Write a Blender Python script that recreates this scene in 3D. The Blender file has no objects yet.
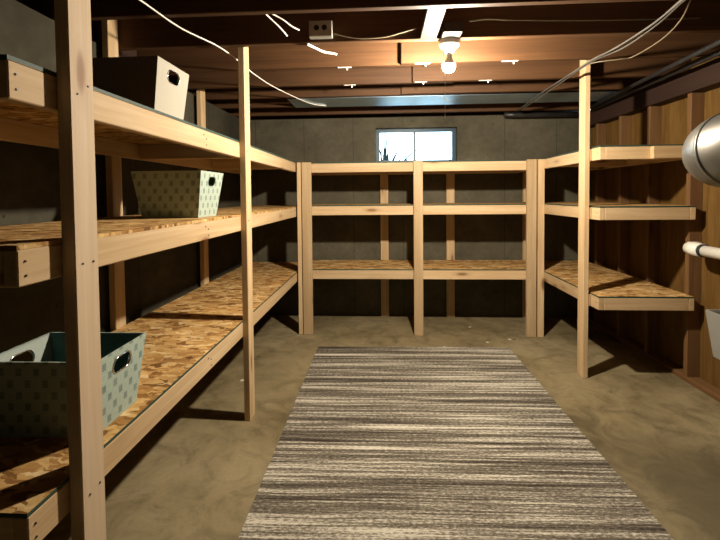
import bpy, bmesh, math, random
from mathutils import Vector, Matrix
random.seed(7)
sc = bpy.context.scene
COL = sc.collection
D = bpy.data

# ------------------------------------------------------------------ node helpers
class NT:
    def __init__(s, name):
        s.m = D.materials.new(name); s.m.use_nodes = True
        s.t = s.m.node_tree; s.t.nodes.clear()
        s.out = s.n('ShaderNodeOutputMaterial')
    def n(s, typ, **kw):
        nd = s.t.nodes.new(typ)
        for k, v in kw.items(): setattr(nd, k, v)
        return nd
    def l(s, a, b): s.t.links.new(a, b)
    def math(s, op, a, b=None, c=None):
        nd = s.n('ShaderNodeMath', operation=op)
        for i, v in enumerate((a, b, c)):
            if v is None: continue
            if isinstance(v, (int, float)): nd.inputs[i].default_value = v
            else: s.l(v, nd.inputs[i])
        return nd.outputs[0]
    def mapping(s, vec, scale=(1, 1, 1), rot=(0, 0, 0), loc=(0, 0, 0)):
        nd = s.n('ShaderNodeMapping')
        nd.inputs['Scale'].default_value = scale
        nd.inputs['Rotation'].default_value = rot
        nd.inputs['Location'].default_value = loc
        s.l(vec, nd.inputs['Vector']); return nd.outputs[0]
    def noise(s, vec, scale=1, detail=4, rough=.55, dist=0):
        nd = s.n('ShaderNodeTexNoise')
        nd.inputs['Scale'].default_value = scale; nd.inputs['Detail'].default_value = detail
        nd.inputs['Roughness'].default_value = rough; nd.inputs['Distortion'].default_value = dist
        s.l(vec, nd.inputs['Vector']); return nd.outputs['Fac']
    def voro(s, vec, scale=1, feature='F1'):
        nd = s.n('ShaderNodeTexVoronoi', feature=feature)
        nd.inputs['Scale'].default_value = scale
        s.l(vec, nd.inputs['Vector']); return nd
    def ramp(s, fac, stops, interp='LINEAR'):
        nd = s.n('ShaderNodeValToRGB'); cr = nd.color_ramp; cr.interpolation = interp
        while len(cr.elements) < len(stops): cr.elements.new(.5)
        for e, (p, c) in zip(cr.elements, stops):
            e.position = p; e.color = (*c, 1) if len(c) == 3 else c
        s.l(fac, nd.inputs['Fac']); return nd.outputs['Color']
    def mix(s, fac, a, b, blend='MIX'):
        nd = s.n('ShaderNodeMix', data_type='RGBA', blend_type=blend)
        for k, v in ((0, fac), (6, a), (7, b)):
            if isinstance(v, (int, float)): nd.inputs[k].default_value = v
            elif isinstance(v, tuple): nd.inputs[k].default_value = (*v, 1)
            else: s.l(v, nd.inputs[k])
        return nd.outputs[2]
    def coord(s, kind='Object'): return s.n('ShaderNodeTexCoord').outputs[kind]
    def bsdf(s, color, rough=.7, metal=0., spec=.3, bump=None, bstr=.2, bdist=.004):
        b = s.n('ShaderNodeBsdfPrincipled')
        for k, v in (('Base Color', color), ('Roughness', rough), ('Metallic', metal), ('Specular IOR Level', spec)):
            if isinstance(v, tuple): b.inputs[k].default_value = (*v, 1)
            elif isinstance(v, (int, float)): b.inputs[k].default_value = v
            else: s.l(v, b.inputs[k])
        if bump is not None:
            bm = s.n('ShaderNodeBump'); bm.inputs['Strength'].default_value = bstr; bm.inputs['Distance'].default_value = bdist
            s.l(bump, bm.inputs['Height']); s.l(bm.outputs[0], b.inputs['Normal'])
        s.l(b.outputs[0], s.out.inputs[0]); s.b = b
        return s.m

def wood(name, light, dark, knot, ring=.5, knots=True, rough=.65):
    t = NT(name)
    v = t.n('ShaderNodeVectorMath', operation='ADD')
    t.l(t.coord(), v.inputs[0])
    cmb = t.n('ShaderNodeCombineXYZ')
    oi = t.n('ShaderNodeObjectInfo')
    t.l(t.math('MULTIPLY', oi.outputs['Random'], 37.), cmb.inputs[0])
    t.l(t.math('MULTIPLY', oi.outputs['Random'], 11.), cmb.inputs[1])
    t.l(t.math('MULTIPLY', oi.outputs['Random'], 5.), cmb.inputs[2])
    t.l(cmb.outputs[0], v.inputs[1]); v = v.outputs[0]
    g1 = t.noise(t.mapping(v, (1.1, 26, 26)), 1, 5, .6, .6)
    g2 = t.noise(t.mapping(v, (4, 130, 130)), 1, 3, .6)
    big = t.noise(t.mapping(v, (1.6, 5, 5)), 1, 2, .5)
    f = t.math('ADD', t.math('MULTIPLY', g1, .6), t.math('ADD', t.math('MULTIPLY', g2, .2), t.math('MULTIPLY', big, .2)))
    col = t.ramp(f, [(.32, dark), (.5, tuple(.5 * (a + b) for a, b in zip(light, dark))), (.64, light)])
    # board to board variation
    var = t.math('ADD', .82, t.math('MULTIPLY', oi.outputs['Random'], .3))
    col = t.mix(1., col, t.n('ShaderNodeCombineColor').outputs[0], 'MULTIPLY')
    cc = col.node.inputs[7].links[0].from_node
    for i in range(3): t.l(var, cc.inputs[i])
    if knots:
        vo = t.voro(t.mapping(v, (2.4, 8.5, 8.5)), 1)
        vo.inputs['Randomness'].default_value = 1
        sep = t.n('ShaderNodeSeparateColor'); t.l(vo.outputs['Color'], sep.inputs[0])
        rad = t.math('ADD', vo.outputs['Distance'], t.math('MULTIPLY', t.math('LESS_THAN', sep.outputs[0], .3), 1.))
        kf = t.ramp(rad, [(.0, (1, 1, 1)), (.1, (.85,) * 3), (.17, (.2,) * 3), (.3, (0, 0, 0))])
        col = t.mix(kf, col, knot)
    return t.bsdf(col, rough, 0, .25, g1, .15, .002)

M = {}
M['lumber'] = wood('pine_lumber', (.66, .485, .285), (.48, .31, .15), (.20, .095, .035))
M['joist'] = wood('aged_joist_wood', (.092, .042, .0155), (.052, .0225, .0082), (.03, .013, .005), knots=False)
M['oldwood'] = wood('aged_stud_wood', (.21, .108, .042), (.14, .068, .025), (.07, .03, .012))
M['block'] = wood('block_timber', (.026, .018, .0065), (.016, .010, .0036), (.010, .006, .002))  # new timber, base colour set very dark so close to the bulb
M['block2'] = wood('tan_lumber', (.52, .36, .19), (.40, .25, .115), (.2, .1, .04))
M['greylumber'] = wood('greyed_pine_lumber', (.62, .48, .33), (.50, .36, .22), (.26, .14, .07))
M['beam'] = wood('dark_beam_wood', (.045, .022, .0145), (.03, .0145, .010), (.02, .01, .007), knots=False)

def osb():
    t = NT('oriented_strand_board')
    v = t.coord(); w = t.n('ShaderNodeVectorMath', operation='ADD')
    nz = t.n('ShaderNodeTexNoise'); nz.inputs['Scale'].default_value = 20; t.l(v, nz.inputs['Vector'])
    sc_ = t.n('ShaderNodeVectorMath', operation='SCALE'); sc_.inputs['Scale'].default_value = .06
    t.l(nz.outputs['Color'], sc_.inputs[0]); t.l(v, w.inputs[0]); t.l(sc_.outputs[0], w.inputs[1]); w = w.outputs[0]
    stops = [(.0, (.16, .068, .018)), (.2, (.40, .20, .06)), (.5, (.58, .33, .11)), (.8, (.72, .46, .18)), (1., (.82, .60, .31))]
    col = None
    for ang, s1, s2, off in ((.3, 14, 34, 0), (1.5, 13, 36, 3.1), (-.7, 15, 38, 7.7), (1.0, 16, 36, 5.2), (2.3, 14, 40, 9.4)):
        vo = t.voro(t.mapping(w, (s1, s2, 1), (0, 0, ang), (off, off, off)), 1)
        sep = t.n('ShaderNodeSeparateColor'); t.l(vo.outputs['Color'], sep.inputs[0])
        c = t.ramp(sep.outputs[0], stops)
        if col is None: col = c
        else: col = t.mix(t.math('GREATER_THAN', sep.outputs[1], .58), col, c)
    fine = t.noise(t.mapping(v, (60, 60, 60)), 1, 3)
    col = t.mix(.3, col, t.ramp(fine, [(.3, (.3,) * 3), (.7, (.9,) * 3)]), 'MULTIPLY')
    big = t.noise(v, 3.5, 3)
    col = t.mix(.45, col, t.ramp(big, [(.35, (.45,) * 3), (.65, (1,) * 3)]), 'MULTIPLY')
    return t.bsdf(col, .75, 0, .15, fine, .25, .002)
M['osb'] = osb()
M['osb_edge'] = NT('green_sealed_board_edge').bsdf((.035, .062, .042), .6)

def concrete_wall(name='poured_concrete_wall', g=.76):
    t = NT(name); v = t.coord()
    n1 = t.noise(v, 2.2, 6, .6); n2 = t.noise(v, 18, 5, .6)
    col = t.ramp(n1, [(.3, (.095, .086, .066)), (.5, (.135, .124, .096)), (.7, (.18, .166, .132))])
    col = t.mix(.4, col, t.ramp(n2, [(.3, (.5,) * 3), (.7, (1,) * 3)]), 'MULTIPLY')
    sep = t.n('ShaderNodeSeparateXYZ'); t.l(v, sep.inputs[0])
    u = t.math('ADD', sep.outputs[0], sep.outputs[1])
    fr = t.math('FRACT', t.math('MULTIPLY', t.math('ADD', u, 20.13), 1 / .56))
    d = t.math('ABSOLUTE', t.math('SUBTRACT', fr, .5))
    seam = t.math('LESS_THAN', d, .008)
    col = t.mix(t.math('MULTIPLY', seam, .7), col, (.07, .06, .045))
    pits = t.voro(v, 9)
    col = t.mix(t.math('MULTIPLY', t.math('LESS_THAN', pits.outputs['Distance'], .075), .8), col, (.06, .05, .04))
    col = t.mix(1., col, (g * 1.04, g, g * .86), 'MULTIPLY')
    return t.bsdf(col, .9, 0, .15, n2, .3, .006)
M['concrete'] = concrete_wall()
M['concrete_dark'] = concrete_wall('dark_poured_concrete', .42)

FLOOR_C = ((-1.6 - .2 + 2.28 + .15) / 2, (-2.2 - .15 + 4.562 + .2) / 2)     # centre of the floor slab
DARK_PATCH = (1.5 - FLOOR_C[0], 1.85 - FLOOR_C[1])                               # a darker patch right of the rug
def concrete_floor():
    t = NT('stained_concrete_floor'); v = t.coord()
    n1 = t.noise(v, 1.3, 6, .62, .5); n2 = t.noise(t.mapping(v, (1, 1, 1), (0, 0, .4)), 5, 6, .65, 1.2); n3 = t.noise(v, 60, 3)
    col = t.ramp(n1, [(.3, (.128, .098, .048)), (.44, (.218, .168, .086)), (.58, (.285, .225, .122)), (.75, (.37, .305, .185))])
    col = t.mix(.75, col, t.ramp(n2, [(.3, (.45, .43, .38)), (.52, (.95,) * 3), (.75, (1.15, 1.12, 1.05))]), 'MULTIPLY')
    col = t.mix(.25, col, t.ramp(n3, [(.3, (.6,) * 3), (.7, (1,) * 3)]), 'MULTIPLY')
    dst = t.n('ShaderNodeVectorMath', operation='DISTANCE'); t.l(t.mapping(v, (1, .8, 0)), dst.inputs[0]); dst.inputs[1].default_value = (DARK_PATCH[0], DARK_PATCH[1] * .8, 0)
    dark_patch = t.ramp(t.math('ADD', dst.outputs['Value'], t.math('MULTIPLY', n2, .5)), [(.45, (1, 1, 1)), (.85, (0, 0, 0))])
    col = t.mix(t.math('MULTIPLY', dark_patch, .72), col, (.075, .06, .032))
    vo = t.voro(v, 3.1); sep = t.n('ShaderNodeSeparateColor'); t.l(vo.outputs['Color'], sep.inputs[0])
    dd = t.math('ADD', vo.outputs['Distance'], t.math('MULTIPLY', n2, .05))
    col = t.mix(t.math('MULTIPLY', t.math('LESS_THAN', dd, .075), t.math('GREATER_THAN', sep.outputs[0], .6)), col, (.62, .55, .42))
    vo2 = t.voro(t.mapping(v, (1, 1.7, 1), loc=(4.2, 1.3, 0)), 2.7); sep2 = t.n('ShaderNodeSeparateColor'); t.l(vo2.outputs['Color'], sep2.inputs[0])
    dd2 = t.math('ADD', vo2.outputs['Distance'], t.math('MULTIPLY', n2, .06))
    col = t.mix(t.math('MULTIPLY', t.math('LESS_THAN', dd2, .08), t.math('GREATER_THAN', sep2.outputs[0], .5)), col, (.06, .045, .03))
    return t.bsdf(col, .75, 0, .25, n2, .12, .005)
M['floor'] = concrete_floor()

def rug_mat():
    t = NT('striped_woven_rug'); v = t.coord()
    warp = t.noise(t.mapping(v, (1.6, 3, 1)), 1, 3)
    sep = t.n('ShaderNodeSeparateXYZ'); t.l(v, sep.inputs[0])
    cmb = t.n('ShaderNodeCombineXYZ')
    t.l(sep.outputs[0], cmb.inputs[0])
    t.l(t.math('ADD', sep.outputs[1], t.math('MULTIPLY', warp, .02)), cmb.inputs[1])
    w = cmb.outputs[0]
    a = t.noise(t.mapping(w, (.5, 15, 1)), 1, 1, .5)
    b = t.noise(t.mapping(w, (.9, 50, 1), loc=(3, 1, 0)), 1, 2, .5)
    c = t.noise(t.mapping(w, (2.2, 105, 1), loc=(9, 4, 0)), 1, 2, .6)
    sp = t.noise(t.mapping(v, (48, 130, 1)), 1, 3, .75)
    f = t.math('ADD', t.math('MULTIPLY', a, .24), t.math('MULTIPLY', b, .24))
    f = t.math('ADD', f, t.math('MULTIPLY', c, .24)); f = t.math('ADD', f, t.math('MULTIPLY', sp, .28))
    col = t.ramp(f, [(.41, (.038, .031, .024)), (.46, (.10, .084, .064)), (.50, (.165, .142, .107)), (.53, (.31, .277, .218)), (.572, (.60, .55, .445))])
    return t.bsdf(col, .95, 0, .05, sp, .5, .006)
M['rug'] = rug_mat()
M['rug_binding'] = NT('dark_rug_binding').bsdf((.05, .04, .032), .95, 0, .05)

def bin_pattern():
    t = NT('mint_patterned_fabric'); v = t.coord()
    sep = t.n('ShaderNodeSeparateXYZ'); t.l(v, sep.inputs[0])
    u = t.math('ADD', sep.outputs[0], sep.outputs[1])
    cmb = t.n('ShaderNodeCombineXYZ'); t.l(u, cmb.inputs[0]); t.l(sep.outputs[2], cmb.inputs[1])
    pu, pv = .0285, .0385
    su = t.math('MULTIPLY', t.math('ADD', u, 5.), 1 / pu); sv = t.math('MULTIPLY', t.math('ADD', sep.outputs[2], 5.), 1 / pv)
    par = t.math('MODULO', t.math('ADD', t.math('FLOOR', su), t.math('FLOOR', sv)), 2.)
    fu = t.math('ABSOLUTE', t.math('SUBTRACT', t.math('FRACT', su), .5)); fv = t.math('ABSOLUTE', t.math('SUBTRACT', t.math('FRACT', sv), .5))
    edge = t.math('MAXIMUM', fu, fv)
    lines = t.math('MULTIPLY', t.math('GREATER_THAN', edge, .30), t.math('LESS_THAN', edge, .39))
    block = t.math('MULTIPLY', t.math('LESS_THAN', edge, .34), par)
    nz = t.noise(v, 30, 3)
    col = t.mix(t.math('MULTIPLY', lines, .45), (.36, .43, .36), (.48, .55, .47))
    col = t.mix(t.math('MULTIPLY', block, t.math('ADD', .25, t.math('MULTIPLY', nz, .9))), col, (.15, .20, .17))
    return t.bsdf(col, .9, 0, .1)
M['mint'] = bin_pattern()
def fabric(name, c, bump=True):
    t = NT(name); n = t.noise(t.coord(), 240, 2)
    return t.bsdf(t.mix(.2, c, t.ramp(n, [(.3, (.6,) * 3), (.7, (1,) * 3)]), 'MULTIPLY'), .92, 0, .1, n, .15, .001)
M['cream'] = fabric('cream_canvas', (.44, .41, .335))
M['cream_side'] = fabric('lining_and_shaded_side', (.10, .085, .075))  # dark lining; on the outer long sides it paints in their shade
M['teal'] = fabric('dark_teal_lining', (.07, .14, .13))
M['sage'] = fabric('sage_lining', (.40, .45, .40))
def simple(name, c, rough=.5, metal=0., spec=.4, var=.25, scale=9):
    t = NT(name); n = t.noise(t.coord(), scale, 4)
    lo = tuple(x * (1 - var) for x in c)
    return t.bsdf(t.ramp(n, [(.3, lo), (.7, c)]), rough, metal, spec)
M['chrome'] = simple('chrome', (.85, .85, .83), .15, 1., var=.05)
M['steel'] = simple('galvanised_steel', (.55, .55, .52), .38, .9, var=.25, scale=16)
M['panmetal'] = simple('galvanised_sheet', (.55, .70, .82), .36, 1., var=.2, scale=5)  # blue of the window's reflection tinted into the metal colour
M['duct'] = simple('duct_metal', (.29, .28, .245), .42, .9, var=.35, scale=7)
M['iron'] = simple('dark_iron_pipe', (.07, .068, .066), .4, .6, var=.4)
M['pvc'] = simple('white_pvc', (.78, .75, .66), .4, 0, var=.08)
M['rubber'] = simple('black_rubber', (.015, .015, .015), .6, 0)
M['tub'] = simple('pale_grey_plastic', (.24, .23, .20), .5, 0, var=.1)
M['cable'] = simple('white_cable_sheath', (.80, .76, .68), .5, 0, var=.1)
M['cable_grey'] = simple('grey_cable_sheath', (.10, .092, .078), .5, 0, var=.2)
M['cable_tan'] = simple('tan_cable_sheath', (.17, .13, .075), .5, 0, var=.2)
M['box_metal'] = simple('zinc_box', (.42, .40, .34), .45, .7, var=.3)
M['box_dark'] = simple('grey_fixture_box', (.025, .0235, .022), .5, .4, var=.3)
M['porcelain'] = simple('white_porcelain', (.85, .82, .75), .3, 0, var=.04)
M['hole'] = simple('dark_opening', (.012, .011, .01), .9, 0)
M['screw'] = simple('screw_head', (.05, .042, .035), .5, .6)
M['aluminium'] = simple('window_frame_metal', (.03, .055, .075), .4, .3, var=.15)
M['leaf'] = simple('outdoor_leaf', (.012, .035, .03), .6, 0, var=.5)
M['soil'] = simple('outdoor_ground', (.35, .33, .27), .9, 0, var=.4)
M['subfloor'] = simple('dark_subfloor', (.045, .026, .015), .9, 0, var=.4)
def sheath():
    t = NT('plywood_sheathing'); v = t.coord()
    g = t.noise(t.mapping(v, (1, 22, 2.2)), 1, 4, .6, .8)
    col = t.ramp(g, [(.3, (.098, .048, .0105)), (.55, (.138, .072, .016)), (.72, (.17, .093, .025))])
    return t.bsdf(col, .75, 0, .2)
M['sheath'] = sheath()
def bulb_mat():
    t = NT('lit_bulb_glass'); e = t.n('ShaderNodeEmission')
    e.inputs[0].default_value = (1, .885, .72, 1); e.inputs[1].default_value = BULB
    t.l(e.outputs[0], t.out.inputs[0]); return t.m
BULB = 5000.
M['bulb'] = bulb_mat()
def glass_mat():
    t = NT('window_glass'); tr = t.n('ShaderNodeBsdfTransparent'); gl = t.n('ShaderNodeBsdfGlossy')
    tr.inputs[0].default_value = (.93, .96, .97, 1); gl.inputs['Roughness'].default_value = .03
    fr = t.n('ShaderNodeFresnel'); fr.inputs[0].default_value = 1.45
    mx = t.n('ShaderNodeMixShader'); t.l(fr.outputs[0], mx.inputs[0]); t.l(tr.outputs[0], mx.inputs[1]); t.l(gl.outputs[0], mx.inputs[2])
    t.l(mx.outputs[0], t.out.inputs[0]); return t.m
M['glass'] = glass_mat()

# ------------------------------------------------------------------ object helpers
def tag(o, label=None, cat=None, group=None, kind=None):
    if label: o['label'] = label
    if cat: o['category'] = cat
    if group: o['group'] = group
    if kind: o['kind'] = kind
    return o
def empty(name, loc=(0, 0, 0)):
    o = D.objects.new(name, None); o.location = loc; o.empty_display_size = .1
    COL.objects.link(o); return o
def wloc(o):
    v = Vector(o.location)
    while o.parent: o = o.parent; v = v + Vector(o.location)
    return v
def link(name, bm, mats, parent=None, loc=(0, 0, 0), rot=None, smooth=False):
    me = D.meshes.new(name); bm.normal_update(); bm.to_mesh(me); bm.free()
    for m in (mats if isinstance(mats, (list, tuple)) else [mats]): me.materials.append(m)
    if smooth:
        for p in me.polygons: p.use_smooth = True
    o = D.objects.new(name, me); COL.objects.link(o)
    o.location = Vector(loc) - (wloc(parent) if parent else Vector())
    if rot is not None: o.rotation_euler = rot.to_euler() if isinstance(rot, Matrix) else rot
    if parent: o.parent = parent
    return o
PERM = {0: Matrix.Identity(3),
        1: Matrix(((0, 0, 1), (1, 0, 0), (0, 1, 0))),
        2: Matrix(((0, 1, 0), (0, 0, 1), (1, 0, 0)))}
def boxbm(dx, dy, dz, bev=0., seg=1):
    bm = bmesh.new(); bmesh.ops.create_cube(bm, size=1)
    bmesh.ops.scale(bm, vec=(dx, dy, dz), verts=bm.verts)
    if bev: bmesh.ops.bevel(bm, geom=bm.edges[:], offset=bev, segments=seg, affect='EDGES', profile=.6)
    return bm
def board(name, x0, x1, y0, y1, z0, z1, mat, parent=None, bev=.003):
    """a sawn timber: its local X runs along the grain (the longest side)"""
    d = [x1 - x0, y1 - y0, z1 - z0]; a = d.index(max(d)); R = PERM[a]
    ld = [d[a], d[(a + 1) % 3], d[(a + 2) % 3]]
    return link(name, boxbm(*ld, bev), mat, parent, ((x0 + x1) / 2, (y0 + y1) / 2, (z0 + z1) / 2), R)
def box(name, x0, x1, y0, y1, z0, z1, mat, parent=None, bev=.0, seg=1):
    return link(name, boxbm(x1 - x0, y1 - y0, z1 - z0, bev, seg), mat, parent, ((x0 + x1) / 2, (y0 + y1) / 2, (z0 + z1) / 2))
def spline(pts, n=8):
    P = [Vector(p) for p in pts]
    if len(P) < 3: return P
    P = [2 * P[0] - P[1]] + P + [2 * P[-1] - P[-2]]; out = []
    for i in range(1, len(P) - 2):
        p0, p1, p2, p3 = P[i - 1:i + 3]
        for k in range(n):
            t = k / n
            out.append(.5 * (2 * p1 + (p2 - p0) * t + (2 * p0 - 5 * p1 + 4 * p2 - p3) * t * t + (3 * p1 - p0 - 3 * p2 + p3) * t ** 3))
    out.append(P[-2]); return out
def add_tube(bm, path, rad, seg=10, cap=True, flat=1.):
    P = [Vector(p) for p in path]; rings = []
    R = rad if isinstance(rad, (list, tuple)) else [rad] * len(P)
    t0 = (P[1] - P[0]).normalized(); up = Vector((0, 0, 1)) if abs(t0.z) < .9 else Vector((1, 0, 0))
    n = t0.cross(up).normalized()
    for i, p in enumerate(P):
        t = (P[min(i + 1, len(P) - 1)] - P[max(i - 1, 0)]).normalized()
        n = (n - t * n.dot(t)).normalized(); b = t.cross(n)
        rings.append([bm.verts.new(p + (n * math.cos(2 * math.pi * k / seg) + b * math.sin(2 * math.pi * k / seg) * flat) * R[i]) for k in range(seg)])
    for a, b in zip(rings, rings[1:]):
        for k in range(seg): bm.faces.new((a[k], a[(k + 1) % seg], b[(k + 1) % seg], b[k]))
    if cap: bm.faces.new(rings[0][::-1]); bm.faces.new(rings[-1])
def tube(name, path, rad, mat, parent=None, seg=10, origin=None, flat=1.):
    o = Vector(origin) if origin is not None else Vector(path[0])
    bm = bmesh.new(); add_tube(bm, [Vector(p) - o for p in path], rad, seg, flat=flat)
    bmesh.ops.recalc_face_normals(bm, faces=bm.faces)
    return link(name, bm, mat, parent, o, smooth=True)
def lathe(name, prof, mat, parent=None, loc=(0, 0, 0), seg=28):
    bm = bmesh.new(); rings = []
    for r, z in prof:
        if r < 1e-5: rings.append([bm.verts.new((0, 0, z))])
        else: rings.append([bm.verts.new((r * math.cos(2 * math.pi * k / seg), r * math.sin(2 * math.pi * k / seg), z)) for k in range(seg)])
    for a, b in zip(rings, rings[1:]):
        for k in range(seg):
            q = [a[k % len(a)], a[(k + 1) % len(a)], b[(k + 1) % len(b)], b[k % len(b)]]
            q = [x for i, x in enumerate(q) if x not in q[:i]]
            if len(q) > 2: bm.faces.new(q)
    bmesh.ops.recalc_face_normals(bm, faces=bm.faces)
    return link(name, bm, mat, parent, loc, smooth=True)
def screws(parent, pts, axis):
    for p in pts:
        bm = bmesh.new(); bmesh.ops.create_cone(bm, cap_ends=True, segments=12, radius1=.0032, radius2=.0028, depth=.003)
        rot = {'x': (0, math.pi / 2, 0), '-y': (math.pi / 2, 0, 0)}[axis]
        link('screw', bm, M['screw'], parent, p, Matrix.Identity(3)).rotation_euler = [0, 0, 0]
        o = COL.objects[-1]; base = parent.rotation_euler.to_matrix()
        # parent parts are turned along their grain: undo that turn for the screw
        o.rotation_euler = (base.inverted() @ Matrix.Rotation(rot[1], 3, 'Y') @ Matrix.Rotation(rot[0], 3, 'X')).to_euler()
        o.location = base.inverted() @ (Vector(p) - wloc(parent))
def osb_panel(x0, x1, y0, y1, z0, z1, parent, edge='osb_edge', extra=()):
    bm = boxbm(x1 - x0, y1 - y0, z1 - z0)
    for a0, a1, b0, b1 in extra:                            # tongues that fill the corner beside a post
        bmesh.ops.create_cube(bm, size=1, matrix=Matrix.Translation(((a0 + a1) / 2 - (x0 + x1) / 2, (b0 + b1) / 2 - (y0 + y1) / 2, 0)) @ Matrix.Diagonal((a1 - a0, b1 - b0, z1 - z0, 1)))
    bm.normal_update()
    for f in bm.faces: f.material_index = 0 if abs(f.normal.z) > .5 else 1
    return link('shelf_panel', bm, [M['osb'], M[edge]], parent, ((x0 + x1) / 2, (y0 + y1) / 2, (z0 + z1) / 2))

# ------------------------------------------------------------------ dimensions
WL, WB, WR = -1.60, 4.562, 2.28          # faces of left concrete wall, back concrete wall, right sheathing
ZJ = 2.2458                              # underside of the ceiling joists
YF = -2.2                                # wall behind the camera
ZS = ZJ + .235

# ------------------------------------------------------------------ setting
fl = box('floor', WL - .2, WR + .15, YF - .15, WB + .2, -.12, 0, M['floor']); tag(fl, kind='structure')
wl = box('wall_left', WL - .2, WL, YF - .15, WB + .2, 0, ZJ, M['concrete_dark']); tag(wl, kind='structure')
bm = bmesh.new()
wx0, wx1, wz0, wz1 = -.075, .83, 1.735, 2.128
for x0, x1, z0, z1 in ((WL, wx0, 0, ZJ), (wx1, WR + .15, 0, ZJ), (wx0, wx1, 0, wz0), (wx0, wx1, wz1, ZJ)):
    mt = Matrix.Translation(((x0 + x1) / 2, WB + .1, (z0 + z1) / 2)) @ Matrix.Diagonal((x1 - x0, .2, z1 - z0, 1))
    bmesh.ops.create_cube(bm, size=1, matrix=mt)
tag(link('wall_back', bm, M['concrete']), kind='structure')
wr = box('wall_right', WR, WR + .03, YF, WB, 0, ZS, M['sheath']); tag(wr, kind='structure')
board('sill_plate', 2.19, WR, YF, WB, 0, .038, M['oldwood'], wr)
board('header_beam', 2.165, WR, YF, WB, 2.085, ZJ - .001, M['beam'], wr)
for y in (2.57, 3.012, 3.456, 3.858, 4.268):
    board('stud', 2.19, WR, y, y + .038, .038, 2.085, M['oldwood'], wr)
tag(box('wall_front', WL - .2, WR + .15, YF - .15, YF, 0, ZS, M['concrete']), kind='structure')
ce = box('ceiling', WL - .2, WR + .15, YF - .15, WB + .2, ZS, ZS + .03, M['subfloor']); tag(ce, kind='structure')
JX0, JX1 = WL - .1, WR
for y in (-.55, .26, 1.480, 1.889, 2.2948, 3.919, 4.325):
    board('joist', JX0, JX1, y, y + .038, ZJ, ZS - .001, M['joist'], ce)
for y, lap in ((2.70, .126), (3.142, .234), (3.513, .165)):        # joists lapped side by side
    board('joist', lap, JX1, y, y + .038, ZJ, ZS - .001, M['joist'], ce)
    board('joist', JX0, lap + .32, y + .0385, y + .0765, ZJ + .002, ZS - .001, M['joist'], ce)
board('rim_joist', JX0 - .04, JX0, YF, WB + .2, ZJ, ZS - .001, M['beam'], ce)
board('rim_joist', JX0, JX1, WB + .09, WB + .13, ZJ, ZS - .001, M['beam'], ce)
tag(board('blocking', .213, .303, 1.928, 2.294, ZJ + .001, ZJ + .039, M['block'], ce), 'pale new timber block between dark joists')

# window
wn = empty('window_1', (.377, WB + .07, wz0)); tag(wn, kind='structure')
bm = bmesh.new()
fx0, fx1, fz0, fz1, fy0, fy1 = -.06, .815, 1.75, 2.113, WB + .10, WB + .15
def addbox(bm, x0, x1, y0, y1, z0, z1):
    bmesh.ops.create_cube(bm, size=1, matrix=Matrix.Translation(((x0 + x1) / 2, (y0 + y1) / 2, (z0 + z1) / 2)) @ Matrix.Diagonal((x1 - x0, y1 - y0, z1 - z0, 1)))
for a in ((wx0, fx0 + .025, wz0, wz1), (fx1 - .025, wx1, wz0, wz1), (fx0 + .025, fx1 - .025, wz0, fz0 + .022), (fx0 + .025, fx1 - .025, fz1 - .02, wz1)):
    addbox(bm, a[0], a[1], fy0, fy1, a[2], a[3])
bmesh.ops.translate(bm, verts=bm.verts, vec=-Vector(wn.location))
link('window_frame', bm, M['aluminium'], wn, wn.location)
box('mullion', .352, .380, fy0, fy1, fz0 + .022, fz1 - .02, M['aluminium'], wn)
box('glass_pane', fx0 + .025, .352, fy0 + .02, fy0 + .024, fz0 + .022, fz1 - .02, M['glass'], wn)
box('glass_pane', .380, fx1 - .025, fy0 + .03, fy0 + .034, fz0 + .022, fz1 - .02, M['glass'], wn)
tag(box('ground', -2.5, 3.2, WB + .2, WB + 6, 1.5, 1.70, M['soil']), kind='structure')
# blades of a plant outside
def blades(name, base, specs, label):
    bm = bmesh.new()
    for dx, dy, lean, ht, w in specs:
        n = 7; A = []; B = []
        for i in range(n + 1):
            t = i / n; x = dx + lean * t * t; z = ht * t; ww = w * (1 - t) ** .6 + .0006
            A.append(ww * 2.); B.append(Vector((x, dy, z)))
        add_tube(bm, B, [q * .35 for q in A], 6, flat=3.)
    bmesh.ops.recalc_face_normals(bm, faces=bm.faces)
    return tag(link(name, bm, M['leaf'], None, base, smooth=True), label, 'plant')
rr = random.Random(3)
sp = [(-.01, .0, .01, .30, .007), (.02, .02, .02, .38, .008), (.04, -.02, .03, .42, .009), (.05, .05, -.02, .27, .012), (.0, .03, -.03, .25, .009),
      (.12, .0, .09, .22, .012), (.07, .0, .0, .20, .014), (.03, -.03, -.01, .2, .014), (.16, .03, .12, .15, .007), (.22, .0, .12, .12, .008), (.24, .04, .22, .24, .009)]
blades('iris_plant', (-.01, WB + .38, 1.70), sp, 'green blade-leaved plant outside the left pane of the small window')
blades('grass_tuft', (.84, WB + .40, 1.70), [(.0, 0, -.05, .15, .008), (.03, .02, -.02, .12, .008), (-.03, .02, -.12, .10, .006)], 'small green tuft outside the right pane of the small window')

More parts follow.
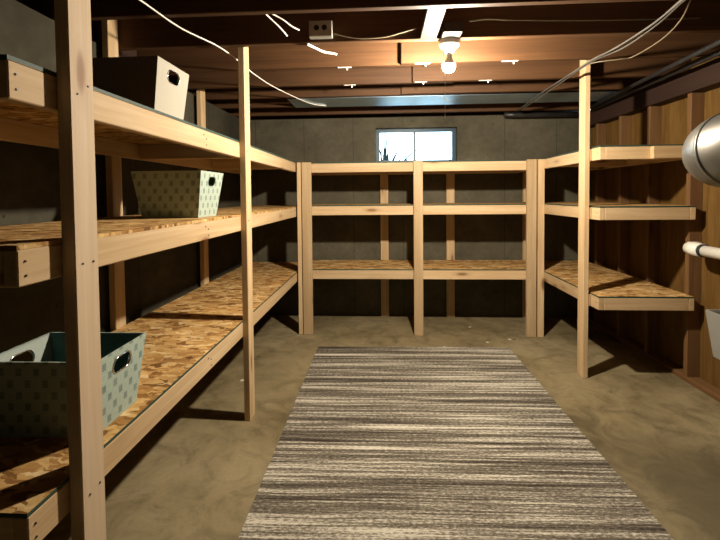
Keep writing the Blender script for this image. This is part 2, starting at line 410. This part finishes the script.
# ------------------------------------------------------------------ shelving
L = M['lumber']
LVL = [(.6225, 'low'), (1.2693, 'mid'), (1.711, 'top')]
sh = empty('shelving_unit', (-1.2, 2.4, 0))
tag(sh, 'long three-tier pine shelving along the left wall, holding the fabric bins', 'shelving')
XF = -.858
posts = {}
posts[0] = board('post', XF, XF + .038, 1.0236, 1.1126, 0, ZS - .005, M['greylumber'], sh)
posts[1] = board('post', XF, XF + .038, 2.383, 2.472, 0, ZS - .02, L, sh)
posts[2] = board('post', -.843, -.805, 3.917, 4.006, 0, 1.7028, L, sh)
board('rear_post', -1.569, -1.531, 2.203, 2.292, 0, ZS - .02, L, sh)
board('rear_post', -1.569, -1.531, 3.35, 3.439, 0, ZS - .02, L, sh)
rails = {}
for z, n in LVL:
    y0 = {'low': .897, 'mid': .894, 'top': .887}[n]
    osb_panel(-1.53, XF - .0005, y0, 4.52, z - .011, z, sh, 'osb' if n == 'mid' else 'osb_edge')
    rails[n] = board('front_rail', XF - .038, XF, y0, 3.95, z - .1, z - .0112, L, sh)
    board('rear_ledger', -1.53, -1.492, y0, 4.52, z - .1, z - .0112, L, sh)
    board('end_rail', -1.491, XF - .0385, y0, y0 + .038, z - .1, z - .0112, L, sh)
    for yc in (2.40, 3.45):
        board('cross_rail', -1.491, XF - .0385, yc, yc + .038, z - .1, z - .0112, L, sh)
    screws(rails[n], [(XF + .001, y0 + .02, z - .04), (XF + .001, y0 + .021, z - .075)], 'x')
    screws(rails[n], [(XF + .001, 1.9, z - .035), (XF + .001, 1.93, z - .05), (XF + .001, 1.93, z - .08)], 'x')
screws(posts[0], [(XF + .039, 1.05, 1.66), (XF + .039, 1.09, 1.69), (XF + .039, 1.05, 1.2), (XF + .039, 1.09, 1.2), (XF + .039, 1.05, .555), (XF + .039, 1.09, .56)], 'x')
screws(posts[1], [(XF + .039, 2.41, 1.65), (XF + .039, 2.41, 1.23)], 'x')

bs = empty('shelving_unit', (.3, 4.2, 0))
tag(bs, 'two-bay pine shelving across the back wall beneath the window', 'shelving')
YB = 3.917
bp = [board('post', x0, x1, YB, YB + .038, 0, 1.7028, L, bs) for x0, x1 in ((-.796, -.703), (.296, .385), (1.370, 1.459))]
for x0, x1 in ((-.030, .059), (.704, .793), (1.542, 1.630)):
    board('rear_post', x0, x1, 4.522, WB - .001, 0, 1.68, L, bs)
for zt in (.6348, 1.2696, 1.6918):
    osb_panel(-.803, 1.467, YB + .0385, 4.52, zt + .0005, zt + .011, bs, extra=((-.8575, -.803, 4.0062, 4.52), (1.467, 1.5315, 4.0062, 4.52), (-.8575, -.8435, 3.956, 4.0062), (1.467, 1.4735, 3.956, 4.0062)))
    for x0, x1 in ((-.703, .296), (.385, 1.370)):
        board('front_rail', x0 - .04, x1 + .04, YB + .0385, YB + .0765, zt - .089, zt, L, bs)
    board('rear_ledger', -.803, 1.467, 4.483, 4.521, zt - .089, zt, L, bs)
    for x in (-.79, .322, 1.42):
        board('cross_rail', x, x + .038, YB + .077, 4.482, zt - .089, zt, L, bs)
for p, x in zip(bp, (-.72, .32, 1.40)):
    screws(p, [(x, YB - .001, z) for z in (.57, .60, 1.22, 1.64)], '-y')

rs = empty('shelving_unit', (1.85, 3.7, 0))
tag(rs, 'short three-tier pine shelving against the right stud wall', 'shelving')
XR = 1.532; YE = 2.949
rp = board('post', XR - .056, XR - .018, 3.050, 3.139, 0, ZS - .02, L, rs)
board('post', 1.474, 1.5315, 3.917, 4.006, 0, 1.7028, L, rs)
for zt in (.6403, 1.2846, 1.714):
    osb_panel(XR, 2.188, YE, 4.52, zt - .011, zt, rs)
    r = board('front_rail', XR, XR + .038, YE, 3.95, zt - .1, zt - .0112, L, rs)
    screws(r, [(XR - .001, YE + .03, zt - .05), (XR - .001, 3.85, zt - .05)], 'x')
    board('spacer', XR - .0175, XR - .0005, 3.054, 3.135, zt - .1, zt - .012, L, rs)
    board('rear_ledger', 2.15, 2.188, YE, 4.52, zt - .1, zt - .0112, L, rs)
    board('cross_rail', XR + .0385, 2.149, 3.70, 3.738, zt - .1, zt - .0112, L, rs)
    if zt < 1.5:
        board('end_rail', XR + .0385, 2.149, YE, YE + .038, zt - .1, zt - .0112, L, rs)
    else:
        board('end_rail', XR + .0385, 2.149, YE, YE + .038, zt - .1, zt - .0112, L, rs)
        board('end_rail', 1.872, 2.187, YE - .0385, YE - .0005, zt - .1, zt - .013, M['block2'], rs)

# ------------------------------------------------------------------ bins
def stadium(cy, cz, a, b, n=10):
    """points round a slot 2a wide and 2b tall"""
    out = []
    for k in range(n + 1):
        t = -math.pi / 2 + math.pi * k / n; out.append((cy + (a - b) + b * math.cos(t), cz + b * math.sin(t)))
    for k in range(n + 1):
        t = math.pi / 2 + math.pi * k / n; out.append((cy - (a - b) + b * math.cos(t), cz + b * math.sin(t)))
    return out
def make_bin(name, label, loc, rz, Lt, Wt, Lb, Wb, H, out_m, in_m, grommet_m, group=None, side_m=None):
    root = empty(name, loc); root.rotation_euler.z = rz
    tag(root, label, 'bin', group)
    th = .005; zc = H * .785; a, b = .047, .025
    bm = bmesh.new()
    def q(*vs, mi=0):
        f = bm.faces.new([bm.verts.new(v) for v in vs]); f.material_index = mi; return f
    def xe(z, s, t): return s * ((Lb + (Lt - Lb) * z / H) / 2 - t)
    def ye(z, s, t): return s * ((Wb + (Wt - Wb) * z / H) / 2 - t)
    loops = {}
    for t, z0, mi in ((0., 0., 0), (th, th, 1)):
        for s in (-1, 1):                                   # long sides
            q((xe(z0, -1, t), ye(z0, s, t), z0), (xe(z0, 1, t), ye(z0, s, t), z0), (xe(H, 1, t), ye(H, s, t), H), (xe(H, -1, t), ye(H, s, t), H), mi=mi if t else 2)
        q(*[(xe(z0, sx, t), ye(z0, sy, t), z0) for sx, sy in ((-1, -1), (1, -1), (1, 1), (-1, 1))], mi=mi)
        for s in (-1, 1):                                   # ends with a slot handle
            o = [bm.verts.new((xe(z, s, t), ye(z, sy, t), z)) for z, sy in ((z0, -1), (z0, 1), (H, 1), (H, -1))]
            h = [bm.verts.new((xe(z, s, t), y, z)) for y, z in stadium(0, zc, a, b)]
            eds = [bm.edges.new((l[i], l[(i + 1) % len(l)])) for l in (o, h) for i in range(len(l))]
            r = bmesh.ops.triangle_fill(bm, edges=eds, use_beauty=True, use_dissolve=False)
            for f in r['geom']:
                if isinstance(f, bmesh.types.BMFace): f.material_index = 3 if (t and mi) else mi
            loops[(t, s)] = h
    for s in (-1, 1):
        A, B = loops[(0., s)], loops[(th, s)]
        for i in range(len(A)): bm.faces.new((A[i], A[(i + 1) % len(A)], B[(i + 1) % len(A)], B[i]))
    # rim
    c = [(-1, -1), (1, -1), (1, 1), (-1, 1)]
    for i in range(4):
        (a0, b0), (a1, b1) = c[i], c[(i + 1) % 4]
        q((xe(H, a0, 0), ye(H, b0, 0), H), (xe(H, a1, 0), ye(H, b1, 0), H), (xe(H, a1, th), ye(H, b1, th), H), (xe(H, a0, th), ye(H, b0, th), H))
    bmesh.ops.remove_doubles(bm, verts=bm.verts, dist=1e-5)
    bmesh.ops.recalc_face_normals(bm, faces=bm.faces)
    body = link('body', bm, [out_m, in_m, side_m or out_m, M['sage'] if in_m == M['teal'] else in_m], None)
    body.parent = root
    for s in (-1, 1):
        bm = bmesh.new()
        pts = stadium(0, zc, a + .002, b + .002)
        ring = [Vector((xe(z, s, th / 2), y, z)) for y, z in pts]
        n = len(ring); sec = 8; V = []
        for i in range(n):
            ce_ = Vector((ring[i].x, 0, zc)); d = (ring[i] - ce_).normalized(); w = Vector((1, 0, 0))
            V.append([bm.verts.new(ring[i] + d * .004 * math.cos(2 * math.pi * k / sec) + w * .0055 * math.sin(2 * math.pi * k / sec)) for k in range(sec)])
        for i in range(n):
            for k in range(sec): bm.faces.new((V[i][k], V[i][(k + 1) % sec], V[(i + 1) % n][(k + 1) % sec], V[(i + 1) % n][k]))
        bmesh.ops.recalc_face_normals(bm, faces=bm.faces)
        g = link('handle_grommet', bm, grommet_m, None, smooth=True); g.parent = root
    return root
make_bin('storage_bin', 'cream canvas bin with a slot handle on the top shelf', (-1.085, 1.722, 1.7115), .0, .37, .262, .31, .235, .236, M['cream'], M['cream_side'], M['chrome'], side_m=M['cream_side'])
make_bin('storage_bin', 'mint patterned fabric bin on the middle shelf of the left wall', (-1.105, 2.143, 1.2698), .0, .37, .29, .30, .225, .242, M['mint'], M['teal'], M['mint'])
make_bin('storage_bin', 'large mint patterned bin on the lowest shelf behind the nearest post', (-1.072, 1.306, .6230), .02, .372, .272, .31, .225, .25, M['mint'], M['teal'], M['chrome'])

# ------------------------------------------------------------------ rug
bm = boxbm(1.71, 2.44, .010, .004, 2)
for v in bm.verts:                                     # the rug lies slightly out of square
    k = (1.22 - v.co.y) / 2.44
    v.co.x -= k * (.045 if v.co.x < 0 else .022)
bm.normal_update()
for f in bm.faces: f.material_index = 0 if f.normal.z > .9 else 1
rg = link('rug', bm, [M['rug'], M['rug_binding']], None, (.284, 2.385, .0055), (0, 0, .022))
tag(rg, 'grey and cream striped rug lying on the concrete floor', 'rug')

# ------------------------------------------------------------------ light fixture
BX, BY = .378, 2.315
cl = empty('ceiling_light', (BX, BY, 2.19)); tag(cl, 'bare glowing bulb in a white porcelain holder under the joist', 'lamp')
box('junction_box', BX - .052, BX + .052, 2.19, 2.2935, ZJ - .006, ZJ + .05, M['box_dark'], cl, .006, 2)
lathe('lamp_holder', [(0, .052), (.056, .052), (.058, .045), (.056, .022), (.048, .012), (.03, .008), (.026, -.018), (.022, -.022), (0, -.022)], M['porcelain'], cl, (BX, BY, 2.193))
bz = 2.105
dome = [(0, -.036)] + [(.036 * math.sin(t), -.036 * math.cos(t)) for t in [math.pi * k / 18 for k in range(1, 13)]]
TILT = math.radians(22)
lathe('bulb', dome, M['bulb'], cl, (BX, BY + .02, bz), 20).rotation_euler.x = TILT
lathe('bulb_neck', [(.0312, .018), (.027, .026), (.019, .040), (.014, .050), (.0135, .068), (0, .068)], M['porcelain'], cl, (BX, BY + .02, bz), 20).rotation_euler.x = TILT
tube('pull_chain', [(BX - .028, BY - .03, 2.2), (BX - .03, BY - .034, 2.15), (BX - .03, BY - .034, 1.80)], .0011, M['cable'], cl, 6)

# electrical box and wires
jb = box('junction_box', -.405, -.275, 2.249, 2.294, 2.262, 2.349, M['box_metal'], None, .003)
tag(jb, 'square metal outlet box with two dark openings on the ceiling joist', 'electrical box')
for x in (-.362, -.318):
    bm = bmesh.new(); bmesh.ops.create_cone(bm, cap_ends=True, segments=16, radius1=.015, radius2=.015, depth=.004)
    o = link('knockout', bm, M['hole'], jb, (x, 2.248, 2.31)); o.rotation_euler = (math.pi / 2, 0, 0)
def cable(name, pts, r, mat, label, cat='cable', n=8, group=None):
    return tag(tube(name, spline(pts, n), r, mat), label, cat, group)
cable('cable', [(-1.10, 1.46, 2.238), (-1.049, 1.709, 2.235), (-1.016, 2.005, 2.232), (-.935, 2.28, 2.236), (-.9, 2.537, 2.23), (-.893, 2.817, 2.232), (-.84, 3.2, 2.235), (-.68, 3.73, 2.236), (-.54, 3.88, 2.238)], .0042, M['cable'], 'long white cable looping under the joists above the left shelving')
cable('cable', [(-.275, 2.272, 2.285), (-.18, 2.284, 2.266), (-.094, 2.286, 2.257), (.02, 2.285, 2.262), (.10, 2.283, 2.279), (.19, 2.284, 2.303)], .004, M['cable_tan'], 'tan cable running from the metal outlet box towards the bulb')
cable('cable', [(.485, 2.289, 2.333), (.54, 2.287, 2.339), (.60, 2.287, 2.340), (.755, 2.289, 2.330), (1.18, 2.289, 2.316), (1.7, 2.289, 2.31)], .004, M['cable_tan'], 'straight tan cable stapled along the joist right of the bulb')
cable('cable', [(-.568, 1.926, 2.264), (-.553, 1.97, 2.256), (-.532, 2.031, 2.247), (-.512, 2.08, 2.233), (-.498, 2.123, 2.22)], .004, M['cable'], 'left one of two short cut cables left of the outlet box')
cable('cable', [(-.545, 1.926, 2.264), (-.515, 1.97, 2.258), (-.485, 2.0, 2.249), (-.455, 2.05, 2.238), (-.427, 2.089, 2.235)], .004, M['cable'], 'right one of two short cut cables left of the outlet box')
cable('cable', [(-.425, 2.30, 2.2405), (-.39, 2.35, 2.237), (-.345, 2.41, 2.233), (-.30, 2.44, 2.234), (-.272, 2.45, 2.230)], .007, M['cable'], 'thick white cable end hanging below the outlet box')
bund = [(1.37, 4.16, 2.215), (1.352, 3.442, 2.222), (1.339, 2.91, 2.222), (1.327, 2.634, 2.215), (1.342, 2.38, 2.20), (1.337, 2.08, 2.205), (1.315, 1.80, 2.225), (1.31, 1.4, 2.23)]
for k, (dx, dz, mt, lb) in enumerate(((-.011, 0, M['cable_grey'], 'leftmost grey cable of the bundle strung under the right joists'), (0., .006, M['cable_tan'], 'middle tan cable of the bundle strung under the right joists'), (.011, -.002, M['cable_grey'], 'rightmost grey cable of the bundle strung under the right joists'))):
    P = [(x + dx * (1 + .8 * math.sin(i * 1.9)), y, z + dz) for i, (x, y, z) in enumerate(bund)]
    cable('cable', P, .0052, mt, lb, group='cable bundle under the right joists')
cable('cable', [(1.335, 2.70, 2.21), (1.36, 2.63, 2.20), (1.453, 2.575, 2.195), (1.511, 2.54, 2.198), (1.50, 2.287, 2.20), (1.436, 2.055, 2.205), (1.345, 1.86, 2.222)], .0035, M['cable_tan'], 'thin loose wire drooping beside the cable bundle on the right')
cable('cable', [(.52, 3.60, 2.2415), (.56, 3.72, 2.2415), (.64, 3.86, 2.2415)], .0035, M['cable'], 'short white wire end lying across the metal ceiling panel')
# fixing straps on the joist undersides
def strap(x0, x1, y, label):
    o = box('metal_strap', x0, x1, y, y + .018, ZJ - .002, ZJ + .001, M['cable'], None, .0005)
    tag(o, label, 'strap', 'metal straps under the joists')
    for dx in (.7,): box('strap_tab', x0 + (x1 - x0) * dx - .004, x0 + (x1 - x0) * dx + .004, y - .003, y - .0005, ZJ - .022, ZJ - .0035, M['cable'], o)
strap(-.30, -.207, 2.745, 'short pale strap under the joist just below the outlet box')
strap(-.302, -.209, 3.187, 'short pale strap under the second joist below the outlet box')
strap(.218, .318, 2.705, 'short pale strap under the joist just left of the bulb')
strap(.25, .345, 3.148, 'short pale strap on the farther joist left of the bulb')
strap(.783, .886, 2.705, 'short pale strap on the nearer joist right of the bulb')
strap(.739, .834, 3.148, 'short pale strap on the farther joist right of the bulb')
# sheet metal closing one joist bay
pn = box('sheet_metal_panel', -.85, 2.1, 3.592, 3.957, ZJ - .0025, ZJ - .0006, M['panmetal'])
tag(pn, 'bluish sheet-metal panel closing the joist bay near the window', 'metal panel')

# pipes at right
def pipe(label, pts, r, mat=M['iron'], name='pipe'):
    return tag(tube(name, pts, r, mat, None, 14), label, 'pipe')
pipe('dark iron pipe along the right joists, farther from the wall', [(1.865, 1.7, 2.222), (1.895, 2.4, 2.222), (2.05, 4.2, 2.222)], .016)
pipe('dark iron pipe along the right joists, next to the header beam', [(2.005, 1.7, 2.222), (2.03, 2.5, 2.222), (2.11, 4.2, 2.222)], .018)
pipe('dark iron pipe crossing the top of the back wall at right', [(1.30, 4.42, 2.222), (1.42, 4.42, 2.217), (2.15, 4.42, 2.212)], .026)

# duct with an elbow
dr = .152
du = empty('air_duct', (1.40, 1.45, 1.58)); tag(du, 'round galvanised air duct with an elbow at the right edge', 'duct')
A0, A1, A2, A3 = Vector((WR - .001, 1.82, 1.545)), Vector((1.424, 1.82, 1.545)), Vector((1.429, 1.66, 1.560)), Vector((2.15, 1.28, 2.2))
e1, e2 = A2 + (A1 - A2) * .45, A2 + (A3 - A2).normalized() * .09
def bez(p0, p1, p2, n): return [p0 * (1 - t) ** 2 + p1 * 2 * t * (1 - t) + p2 * t * t for t in [k / n for k in range(n + 1)]]
tube('duct_outlet', [A0, A1 + Vector((.20, 0, 0))], dr - .004, M['duct'], du, 40)
tube('elbow', bez(A1 + Vector((.20, 0, 0)), A1, e1, 8) + bez(e1, A2, e2, 8)[1:], dr, M['duct'], du, 40)
tube('duct_pipe', [e2, A3], dr - .003, M['duct'], du, 40)
for p, d in ((e2, (A3 - A2).normalized()), (e1, (A2 - A1).normalized())):
    tube('seam_ring', [p - d * .006, p + d * .006], dr + .004, M['duct'], du, 40)

# white drain pipe
pv = empty('drain_pipe', (2.09, 2.4, 1.0)); tag(pv, 'white plastic drain pipe with end fitting in front of the studs', 'pipe')
tube('pipe_run', [(2.09, 1.5, .985), (2.09, 2.80, .995)], .036, M['pvc'], pv, 24)
tube('pipe_fitting', [(2.09, 2.76, .996), (2.09, 2.83, .996), (2.10, 2.87, .996), (2.13, 2.89, .996), (2.188, 2.895, .996)], [.045, .045, .044, .042, .042], M['pvc'], pv, 24)
tag(tube('clamp_band', [(2.09, 2.735, .995), (2.09, 2.757, .995)], .043, M['rubber'], pv, 24), 'black clamp band')

# laundry tub
tb = empty('utility_tub', (2.03, 2.1, 0)); tag(tb, 'pale grey plastic utility tub at the right edge by the stud wall', 'tub')
bm = bmesh.new()
def ring(x0, x1, y0, y1, z): return [bm.verts.new(v) for v in ((x0, y0, z), (x1, y0, z), (x1, y1, z), (x0, y1, z))]
o1, o2 = ring(1.885, 2.16, 1.72, 2.40, .43), ring(1.858, 2.185, 1.69, 2.43, .70)
i2, i1 = ring(1.865, 2.165, 1.71, 2.41, .70), ring(1.895, 2.14, 1.74, 2.38, .455)
for A, B in ((o1, o2), (o2, i2), (i2, i1)):
    for k in range(4): bm.faces.new((A[k], A[(k + 1) % 4], B[(k + 1) % 4], B[k]))
bm.faces.new(o1[::-1]); bm.faces.new(i1)
bmesh.ops.recalc_face_normals(bm, faces=bm.faces)
bmesh.ops.bevel(bm, geom=[e for e in bm.edges], offset=.006, segments=2, affect='EDGES')
bmesh.ops.translate(bm, verts=bm.verts, vec=-Vector((2.03, 2.1, 0)))
link('basin', bm, M['tub'], tb, (2.03, 2.1, 0))
for x in (2.0, 2.13):
    for y in (1.78, 2.18): tube('leg', [(x, y, 0), (x, y, .445)], .014, M['steel'], tb, 12)

# ------------------------------------------------------------------ camera, world, view
cam = D.cameras.new('camera'); co = D.objects.new('camera', cam); COL.objects.link(co)
f, h, p, yw, r, sy = 402.94, 1.3815, .0314, .0572, .009, -62.6249
fw = Vector((-math.sin(yw) * math.cos(p), math.cos(yw) * math.cos(p), -math.sin(p)))
rt = Vector((math.cos(yw), math.sin(yw), 0)); up = rt.cross(fw)
rt2 = math.cos(r) * rt - math.sin(r) * up; up2 = math.sin(r) * rt + math.cos(r) * up
R = Matrix((rt2, up2, -fw)).transposed()
co.matrix_world = Matrix.Translation((0, 0, h)) @ R.to_4x4()
cam.sensor_width = 36; cam.sensor_fit = 'HORIZONTAL'; cam.lens = f / 720 * 36; cam.shift_y = sy / 720
cam.clip_start = .05
sc.camera = co

w = D.worlds.new('sky'); sc.world = w; w.use_nodes = True
bg = w.node_tree.nodes['Background']; bg.inputs[0].default_value = (.55, .78, 1.0, 1); bg.inputs[1].default_value = 12.
sc.view_settings.view_transform = 'Standard'; sc.view_settings.look = 'None'
sc.view_settings.exposure = 0.; sc.view_settings.gamma = 1.
try: sc.view_settings.use_curve_mapping = False
except Exception: pass
sc.cycles.use_denoising = True
sc.cycles.max_bounces = 10; sc.cycles.diffuse_bounces = 2; sc.cycles.glossy_bounces = 4
sc.cycles.sample_clamp_indirect = 8.
